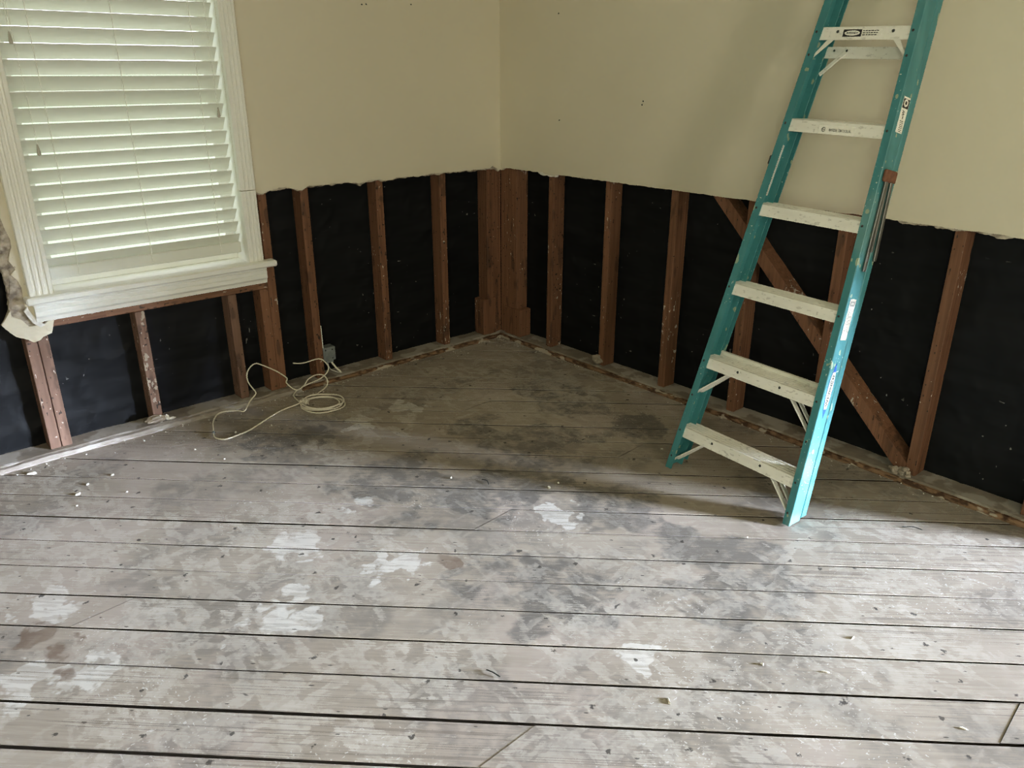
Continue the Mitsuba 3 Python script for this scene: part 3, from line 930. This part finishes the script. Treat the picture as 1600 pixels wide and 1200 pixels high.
rear_bar(1, -.006, .028)
rear_bar(5, -.082, -.045)
A = Lp(5)
rb = add('rear_brace', bar(A + WA * .066 + NA * .076 - DN * .058, A - WA * .012 + NA * .076 - DN * .137, DN, .013, .004), 'aluminium', parent=LD)
for a, c in ((.020, -.058), (.066, -.058), (.270, -.070)):
    add('rivet', rivet(A + WA * a + NA * .0735 + DN * c, WA, -NA, .004), 'rivet_dark', parent=LD)
add('top_cap', frame_box((Lp(7.3) + Rp(7.3)) / 2, WA, NH, np.array([0, 0, 1.0]), (-.17, .17), (-.02, .105), (.01, .05), .01), 'fibreglass', parent=LD)

# spreader: a folded pair of steel straps under a rusty bracket on the outer side of the right rail
OUT = WA * .0272
pw = lambda b, c, o=0.0: R0 + OUT + WA * o + NA * b + DR * c
SP = add('spreader_bar', bar(pw(.030, 1.035, .007), pw(.040, .735, .006), NA, .016, .006), 'spreader_steel', parent=LD)
add('spreader_bar', bar(pw(.062, 1.035, .008), pw(.090, .772, .007), NA, .016, .006), 'spreader_steel', parent=LD)
add('spreader_bar', bar(pw(.047, 1.030, .004), pw(.062, .80, .004), NA, .009, .004), 'spreader_steel', parent=LD)
add('spreader_bracket', frame_box(R0 + OUT, NA, DR, WA, (.008, .082), (1.022, 1.060), (.0005, .013), .004), 'rust', parent=LD)
add('clip', frame_box(L0 - WA * .031, NA, DL, -WA, (.002, .016), (1.035, 1.066), (0, .006), .002), 'rivet_dark', parent=LD)


# lettering and stickers -------------------------------------------------------
def place(mesh, o, X, Y, Z):
    M = np.stack([X, Y, Z], 1)
    return trimesh.Trimesh(mesh.vertices @ M.T + np.asarray(o), mesh.faces, process=False)


def decal(poly, o, X, Y, Z, h=.0004):
    return place(extrude(poly, h), o, X, Y, Z)


def text_in(txt, w, h, bold=True, depth=.0003):
    m = meshkit.text_mesh(txt, 1.0, depth, bold)
    v = m.vertices.copy()
    lo, hi = v.min(0), v.max(0)
    v[:, 0] = (v[:, 0] - lo[0]) / (hi[0] - lo[0]) * w - w / 2
    v[:, 1] = (v[:, 1] - lo[1]) / (hi[1] - lo[1]) * h - h / 2
    v[:, 2] = v[:, 2] - lo[2]
    return trimesh.Trimesh(v, m.faces, process=False)


# maker's lens-shaped emblem on the lower right rail: X runs up the rail, Y towards its front edge, Z outward
X, Y, Z = DR, -NA, WA
EO = R0 + OUT + NA * .034 + DR * .325
lens = Polygon([(t * .1, .0175 * (1 - t * t)) for t in np.linspace(-1, 1, 30)] + [(t * .1, -.0175 * (1 - t * t)) for t in np.linspace(1, -1, 30)])
inner = sbox(-.066, -.02, .066, .02).intersection(Polygon([(t * .1, .0150 * (1 - t * t)) for t in np.linspace(-1, 1, 30)] + [(t * .1, -.0150 * (1 - t * t)) for t in np.linspace(1, -1, 30)]))
E1 = add('emblem', decal(lens, EO, X, Y, Z, .0004), 'ink_blue', parent=FR_R)
add('emblem_field', decal(inner, EO + Z * .0003, X, Y, Z, .0004), 'sticker_white', parent=FR_R)
add('emblem_lettering', place(text_in('WERNER', .112, .0135), EO + Z * .0007, X, Y, Z), 'ink_black', parent=FR_R)

# white data sticker above it
SO = R0 + OUT + NA * .034 + DR * .572
add('data_sticker', decal(sbox(-.070, -.019, .070, .019), SO, X, Y, Z), 'sticker_white', parent=FR_R)
inkm = [decal(sbox(.046, -.014, .062, .014).difference(sbox(.050, -.009, .0585, .009)), SO + Z * .0004, X, Y, Z, .0003),
        place(text_in('H', .0075, .009), SO + Z * .0004 + X * .0545, X, Y, Z)]
for j, (x0, x1) in enumerate(((-.045, .030), (-.052, .022), (-.040, .034), (-.050, .028), (-.046, .030))):
    for x in np.arange(x0, x1, .006):
        if rng.random() > .3:
            inkm.append(decal(sbox(x, -.012 + j * .0055, x + .0042, -.0098 + j * .0055), SO + Z * .0004, X, Y, Z, .0003))
add('data_sticker_print', cat(*inkm), 'ink_grey', parent=FR_R)

# tall sticker high on the right rail
UO = R0 + OUT + NA * .038 + DR * 1.228
add('tall_sticker', decal(sbox(-.054, -.021, .054, .021), UO, X, Y, Z), 'sticker_cream', parent=FR_R)
ring = Polygon([(.036 + .0115 * math.cos(t), .0135 * math.sin(t)) for t in np.linspace(0, 2 * np.pi, 24, endpoint=False)])
dot = Polygon([(.036 + .0055 * math.cos(t), .0065 * math.sin(t)) for t in np.linspace(0, 2 * np.pi, 24, endpoint=False)])
ink = [decal(sbox(.020, -.019, .048, .019).difference(ring), UO + Z * .0004, X, Y, Z, .0003), decal(dot, UO + Z * .0004, X, Y, Z, .0003), place(text_in('W', .016, .014), UO + Z * .0004 + X * .006 + Y * .002, X, Y, Z),
       decal(sbox(-.012, -.003, -.002, .001), UO + Z * .0004, X, Y, Z, .0003)]
for x in np.arange(-.050, -.014, .0052):
    ink.append(decal(sbox(x, -.013, x + .0016, .006 + .006 * rng.random()), UO + Z * .0004, X, Y, Z, .0003))
add('tall_sticker_print', cat(*ink), 'ink_black', parent=FR_R)

# narrow printed strip on the inner side of the left rail
wl_o = L0 - WA * (.030 - .0042)
add('printed_strip', frame_box(wl_o, NA, DL, WA, (.026, .052), (.928, 1.108), (0, .0006)), 'sticker_white', parent=FR_L)
marks = []
for c in np.arange(.934, 1.102, .0075):
    if rng.random() > .2:
        marks.append(frame_box(wl_o, NA, DL, WA, (.030, .030 + rng.uniform(.008, .017)), (c, c + .003), (.0006, .0009)))
add('printed_strip_marks', cat(*marks), 'ink_grey', parent=FR_L)

# stickers on the front of the upper steps: X along the step, Y up, Z towards the viewer
for i, kind in ((4, 'made'), (5, 'maker')):
    A = Lp(i)
    X = (Rp(i) - A) / np.linalg.norm(Rp(i) - A)
    Z = np.cross(X, DN)
    Z /= np.linalg.norm(Z)
    if Z @ NA > 0:
        Z = -Z
    Y = np.cross(Z, X)
    o = A + NA * .0046
    if kind == 'made':
        c = o + X * .176 - DN * .0255
        add('sticker', decal(sbox(-.064, -.0140, .064, .0140), c, X, Y, Z), 'sticker_cream', parent=STEPS[i])
        e = Polygon([(.0075 * math.cos(t), .0078 * math.sin(t)) for t in np.linspace(.6, 6.0, 20)] + [(.0052 * math.cos(t), .0054 * math.sin(t)) for t in np.linspace(6.0, .6, 20)]).buffer(0)
        bar_e = sbox(-.005, -.0010, .006, .0014)
        add('sticker_print', cat(decal(unary_union([e, bar_e]), c + Z * .0004 - X * .046, X, Y, Z, .0003), place(text_in('MADE IN U.S.A.', .080, .0095), c + Z * .0004 + X * .014, X, Y, Z)), 'ink_black', parent=STEPS[i])
    else:
        c = o + X * .109 - DN * .0195
        add('sticker', decal(sbox(-.032, -.0110, .032, .0110), c, X, Y, Z), 'ink_black', parent=STEPS[i])
        ov = Polygon([(.027 * math.cos(t), .0080 * math.sin(t)) for t in np.linspace(0, 2 * np.pi, 28, endpoint=False)])
        add('sticker_oval', decal(ov, c + Z * .0003, X, Y, Z, .0003), 'sticker_cream', parent=STEPS[i])
        add('sticker_print', place(text_in('WERNER', .040, .0065), c + Z * .0006, X, Y, Z), 'ink_black', parent=STEPS[i])
        c2 = c + X * .067
        add('sticker', decal(sbox(-.033, -.0110, .033, .0110), c2, X, Y, Z), 'sticker_cream', parent=STEPS[i])
        txt = []
        for r_ in range(3):
            x = -.030
            while x < .022 - .006 * r_:
                w_ = rng.uniform(.004, .010)
                txt.append(decal(sbox(x, .0050 - r_ * .0062, x + w_, .0080 - r_ * .0062), c2 + Z * .0004, X, Y, Z, .0003))
                x += w_ + .0025
        add('sticker_print', cat(*txt), 'ink_black', parent=STEPS[i])

# ------------------------------------------------------------------ cable on the floor
CA = thing('electrical_cable', 'cream white electrical cable with a tied coil, lying on the floor by the stripped wall', 'cable')
pa = [[-1.359, .02, .131], [-1.335, 0, .129], [-1.31, -.03, .138], [-1.262, -.05, .149], [-1.234, -.06, .139], [-1.211, -.065, .101], [-1.222, -.07, .074], [-1.268, -.075, .051], [-1.351, -.09, .045],
      [-1.38, -.068, .024], [-1.413, -.075, .012], [-1.433, -.116, .008], [-1.45, -.201, .016]]
pb = [[-1.431, -.226, .02], [-1.346, -.159, .008], [-1.261, -.107, .010], [-1.232, -.085, .03], [-1.246, -.08, .064], [-1.285, -.08, .079], [-1.337, -.09, .073], [-1.355, -.075, .04], [-1.396, -.084, .028],
      [-1.422, -.085, .042], [-1.435, -.055, .062], [-1.430, -.035, .066], [-1.423, -.035, .08], [-1.442, -.04, .103], [-1.482, -.04, .139], [-1.557, -.045, .192], [-1.582, -.045, .2],
      [-1.61, -.045, .184], [-1.627, -.045, .151], [-1.622, -.05, .109], [-1.599, -.055, .065], [-1.604, -.058, .050], [-1.636, -.068, .030], [-1.691, -.122, .012], [-1.71, -.095, .010], [-1.762, -.068, .012],
      [-1.799, -.072, .010], [-1.842, -.128, .006], [-1.873, -.205, .006], [-1.897, -.27, .006], [-1.9, -.313, .006], [-1.872, -.347, .006], [-1.803, -.338, .006], [-1.753, -.324, .006],
      [-1.66, -.272, .006], [-1.558, -.22, .006], [-1.474, -.214, .012], [-1.451, -.222, .02]]
RC = .0033
add('strand', tube(smooth_path(pa), RC), 'cable_white', smooth=True, parent=CA)
add('strand', tube(smooth_path(pb), RC), 'cable_white', smooth=True, parent=CA)
# the coil: four flat turns, pinched together where they are tied
kn, far = np.array([-1.441, -.212]), np.array([-1.304, -.356])
ax = (far - kn) / np.linalg.norm(far - kn)
sd = np.array([-ax[1], ax[0]])
loops = []
for j, (rl, rw, off) in enumerate(((.104, .094, 0), (.098, .084, .004), (.092, .076, -.004), (.101, .088, .007))):
    c = kn + ax * rl * .98
    ph = np.linspace(np.pi, 3 * np.pi, 60) + .08 * j
    P = np.stack([c[0] + ax[0] * rl * np.cos(ph) + sd[0] * (rw * np.sin(ph) + off), c[1] + ax[1] * rl * np.cos(ph) + sd[1] * (rw * np.sin(ph) + off),
                  .0045 + .0055 * j + .004 * np.sin(ph * 2 + j) ** 2], 1)
    loops.append(P)
add('coil', tube(np.vstack(loops), RC), 'cable_white', smooth=True, parent=CA)
wr = [(kn[0] + ax[0] * (-.006 + .0025 * j) + sd[0] * .019 * math.cos(2.4 * j), kn[1] + ax[1] * (-.006 + .0025 * j) + sd[1] * .019 * math.cos(2.4 * j), .019 + .015 * math.sin(2.4 * j)) for j in range(16)]
add('tie_wrap', tube(smooth_path(wr, .006), RC), 'cable_white', smooth=True, parent=CA)
add('ferrule', tube([(-1.8855, -.240, .007), (-1.892, -.256, .007)], .0055, 10), 'box_metal', parent=CA)

# ------------------------------------------------------------------ junction box on the stud
JB = thing('junction_box', 'small grey metal electrical box fixed to the side of a brown stud', 'electrical box')
add('box', box((-1.1985, -.004, .104), (-1.130, .052, .176), .003), 'box_metal', parent=JB)
for dx, dz in ((.012, .060), (.050, .012), (.050, .058)):
    add('screw', rivet((-1.1985 + dx, -.0045, .104 + dz), None, (0, -1, 0), .004), 'rivet_dark', parent=JB)
add('clamp', box((-1.186, -.007, .094), (-1.146, .02, .106), .002), 'box_metal', parent=JB)
add('wire', tube(smooth_path([(-1.160, .0, .100), (-1.142, -.012, .066), (-1.120, -.020, .036)]), .0052), 'cable_white', smooth=True, parent=JB)
add('wire', tube(smooth_path([(-1.182, -.002, .100), (-1.172, -.012, .062), (-1.135, -.02, .038), (-1.112, -.02, .032)]), .0018, 6), 'cord_white', smooth=True, parent=JB)
add('wire', tube(smooth_path([(-1.192, .012, .174), (-1.1935, .010, .235), (-1.1945, .010, .295)]), .0035), 'cord_white', smooth=True, parent=JB)

# ------------------------------------------------------------------ plaster lumps, chips and nails
for (x, y, z), size, seed, mat, lab in (
        ((-2.053, -.016, .022), (.042, .020, .022), 1, 'plaster_grey', 'broken plaster lump at the foot of the stud under the middle of the window'),
        ((-.004, -.800, .022), (.022, .030, .036), 2, 'plaster_grey', 'brown grey plaster lump at the foot of the second stud along the ladder wall'),
        ):
    k = add('plaster_lump', lump((x, y, z), size, seed, 2, .8, .6), mat)
    tag(k, lab, 'plaster lump')
hp = [lump((-.012 + rng.normal(0, .012), -2.425 + rng.normal(0, .022), .020 + abs(rng.normal(0, .012))), (rng.uniform(.005, .013),) * 2 + (rng.uniform(.005, .012),), 60 + j, 1, .8, .7) for j in range(26)]
k = add('plaster_heap', cat(*hp), 'plaster_grey')
tag(k, 'crumbled pale plaster heap where the diagonal brace meets the stud', 'plaster heap', kind='stuff')
for (x, y), (sx, sy), h, seed, lab in (((-2.035, -.020), (.012, .008), .028, 4, 'upright white plaster shard on the lump under the window'), ((-1.990, -.024), (.020, .006), .010, 5, 'long flat white plaster shard beside the lump under the window'),
                                       ((-2.005, -.018), (.008, .007), .018, 9, 'small white plaster shard between the upright and the flat one')):
    k = add('plaster_shard', lump((x, y, .024), (sx, sy, h), seed, 1, .7, .6), 'plaster_white')
    tag(k, lab, 'plaster shard', 'white shards under the window')

CHIPS = [(-2.487, -.433, 11, 'white plaster chip on the floor under the window, the larger of the near pair'), (-2.437, -.374, 9, 'white plaster chip just behind the larger chip under the window'),
         (-2.341, -.355, 9, 'white plaster chip on the floor in front of the double stud'), (-2.341, -.535, 6, 'small white plaster chip on the open boards before the double stud'),
         (-2.010, -.351, 7, 'white plaster chip between the middle window stud and the cable loop'), (-1.810, -.299, 7, 'white plaster chip lying inside the big loop of the cable'),
         (-1.655, -.335, 9, 'white plaster chip beside the long cable run, nearest the coil'), (-1.952, -.519, 4, 'tiny white speck of plaster in front of the big cable loop'),
         (-1.107, -1.573, 10, 'white plaster chip in the middle of the floor, larger of two'), (-1.055, -1.573, 5, 'tiny white plaster chip beside the larger chip in the middle of the floor'),
         (-1.345, -1.263, 6, 'lone white plaster chip on the floor between cable coil and ladder'), (-.518, -1.651, 6, 'white plaster chip beside the far foot of the ladder'),
         (-.835, -2.276, 6, 'white plaster chip in a joint just before the near foot of the ladder'), (-1.346, -2.654, 6, 'white plaster chip on the bright open floor in front of the ladder'),
         (-2.513, -.525, 5, 'small white plaster chip on the bare boards nearest the camera under the window')]
for j, (x, y, r, lab) in enumerate(CHIPS):
    k = add('plaster_chip', chip(x, y, r * .001, r * .0007, .006, j * 1.3, 100 + j), 'plaster_white')
    tag(k, lab, 'plaster chip', 'plaster chips on the floorboards')
k = add('plaster_flake', chip(-2.575, -.135, .026, .009, .012, -.3, 55), 'plaster_white')
tag(k, 'long curled white plaster flake at the edge of the floor under the window', 'plaster flake')
for (x, y, rot, lab) in ((-1.061, -2.767, .4, 'white splinter near the ladder foot, the farther of two'), (-1.246, -2.781, -.9, 'thin white splinter lying crosswise on the open floor'),
                         (-1.172, -3.104, 2.1, 'short white splinter near the bottom right corner of the floor'), (-1.644, -2.572, .9, 'pale wood chip in the middle of the open floor')):
    k = add('splinter', chip(x, y, .014, .004, .005, rot, int(1000 * abs(x)) % 97), 'plaster_white')
    tag(k, lab, 'splinter')
for a, b, lab in (((-1.922, -2.178), (-1.912, -2.222), 'straight dark nail lying on the open floor'), ((-1.262, -1.355), (-1.268, -1.402), 'small bent dark nail on the floor before the ladder'),
                  ((-.368, -2.598), (-.335, -2.655), 'dark curved wood sliver on the floor right of the ladder')):
    mid = ((a[0] + b[0]) / 2 + (.008 if 'nail lying' not in lab else 0), (a[1] + b[1]) / 2, .006)
    k = add('nail' if 'nail' in lab else 'wood_sliver', tube(smooth_path([(*a, .003), mid, (*b, .003)], .006), .0016, 6), 'rivet_dark')
    tag(k, lab, 'nail' if 'nail' in lab else 'wood sliver')

# fine rubble swept along the foot of the walls
parts = []
for _ in range(430):
    if rng.random() < .62:
        t = -2.75 + 2.7 * rng.random()
        d = -.03 - abs(rng.normal(0, .06))
        q = (t, d)
    else:
        t = -2.7 * rng.random() ** 1.2
        d = -.03 - abs(rng.normal(0, .035))
        q = (d, t)
    if q[0] > -.035 or q[1] > -.035:
        continue
    s = .0018 + .0032 * rng.random() ** 2.5
    m = trimesh.creation.icosahedron()
    m.apply_scale((s, s * rng.uniform(.5, 1), s * .6))
    m.apply_transform(trimesh.transformations.rotation_matrix(rng.uniform(0, 6), (0, 0, 1)))
    m.apply_translation((q[0], q[1], s * .5))
    parts.append(m)
k = add('plaster_crumbs', cat(*parts), 'plaster_white')
tag(k, 'fine plaster crumbs scattered along the foot of the stripped walls', 'rubble', kind='stuff')
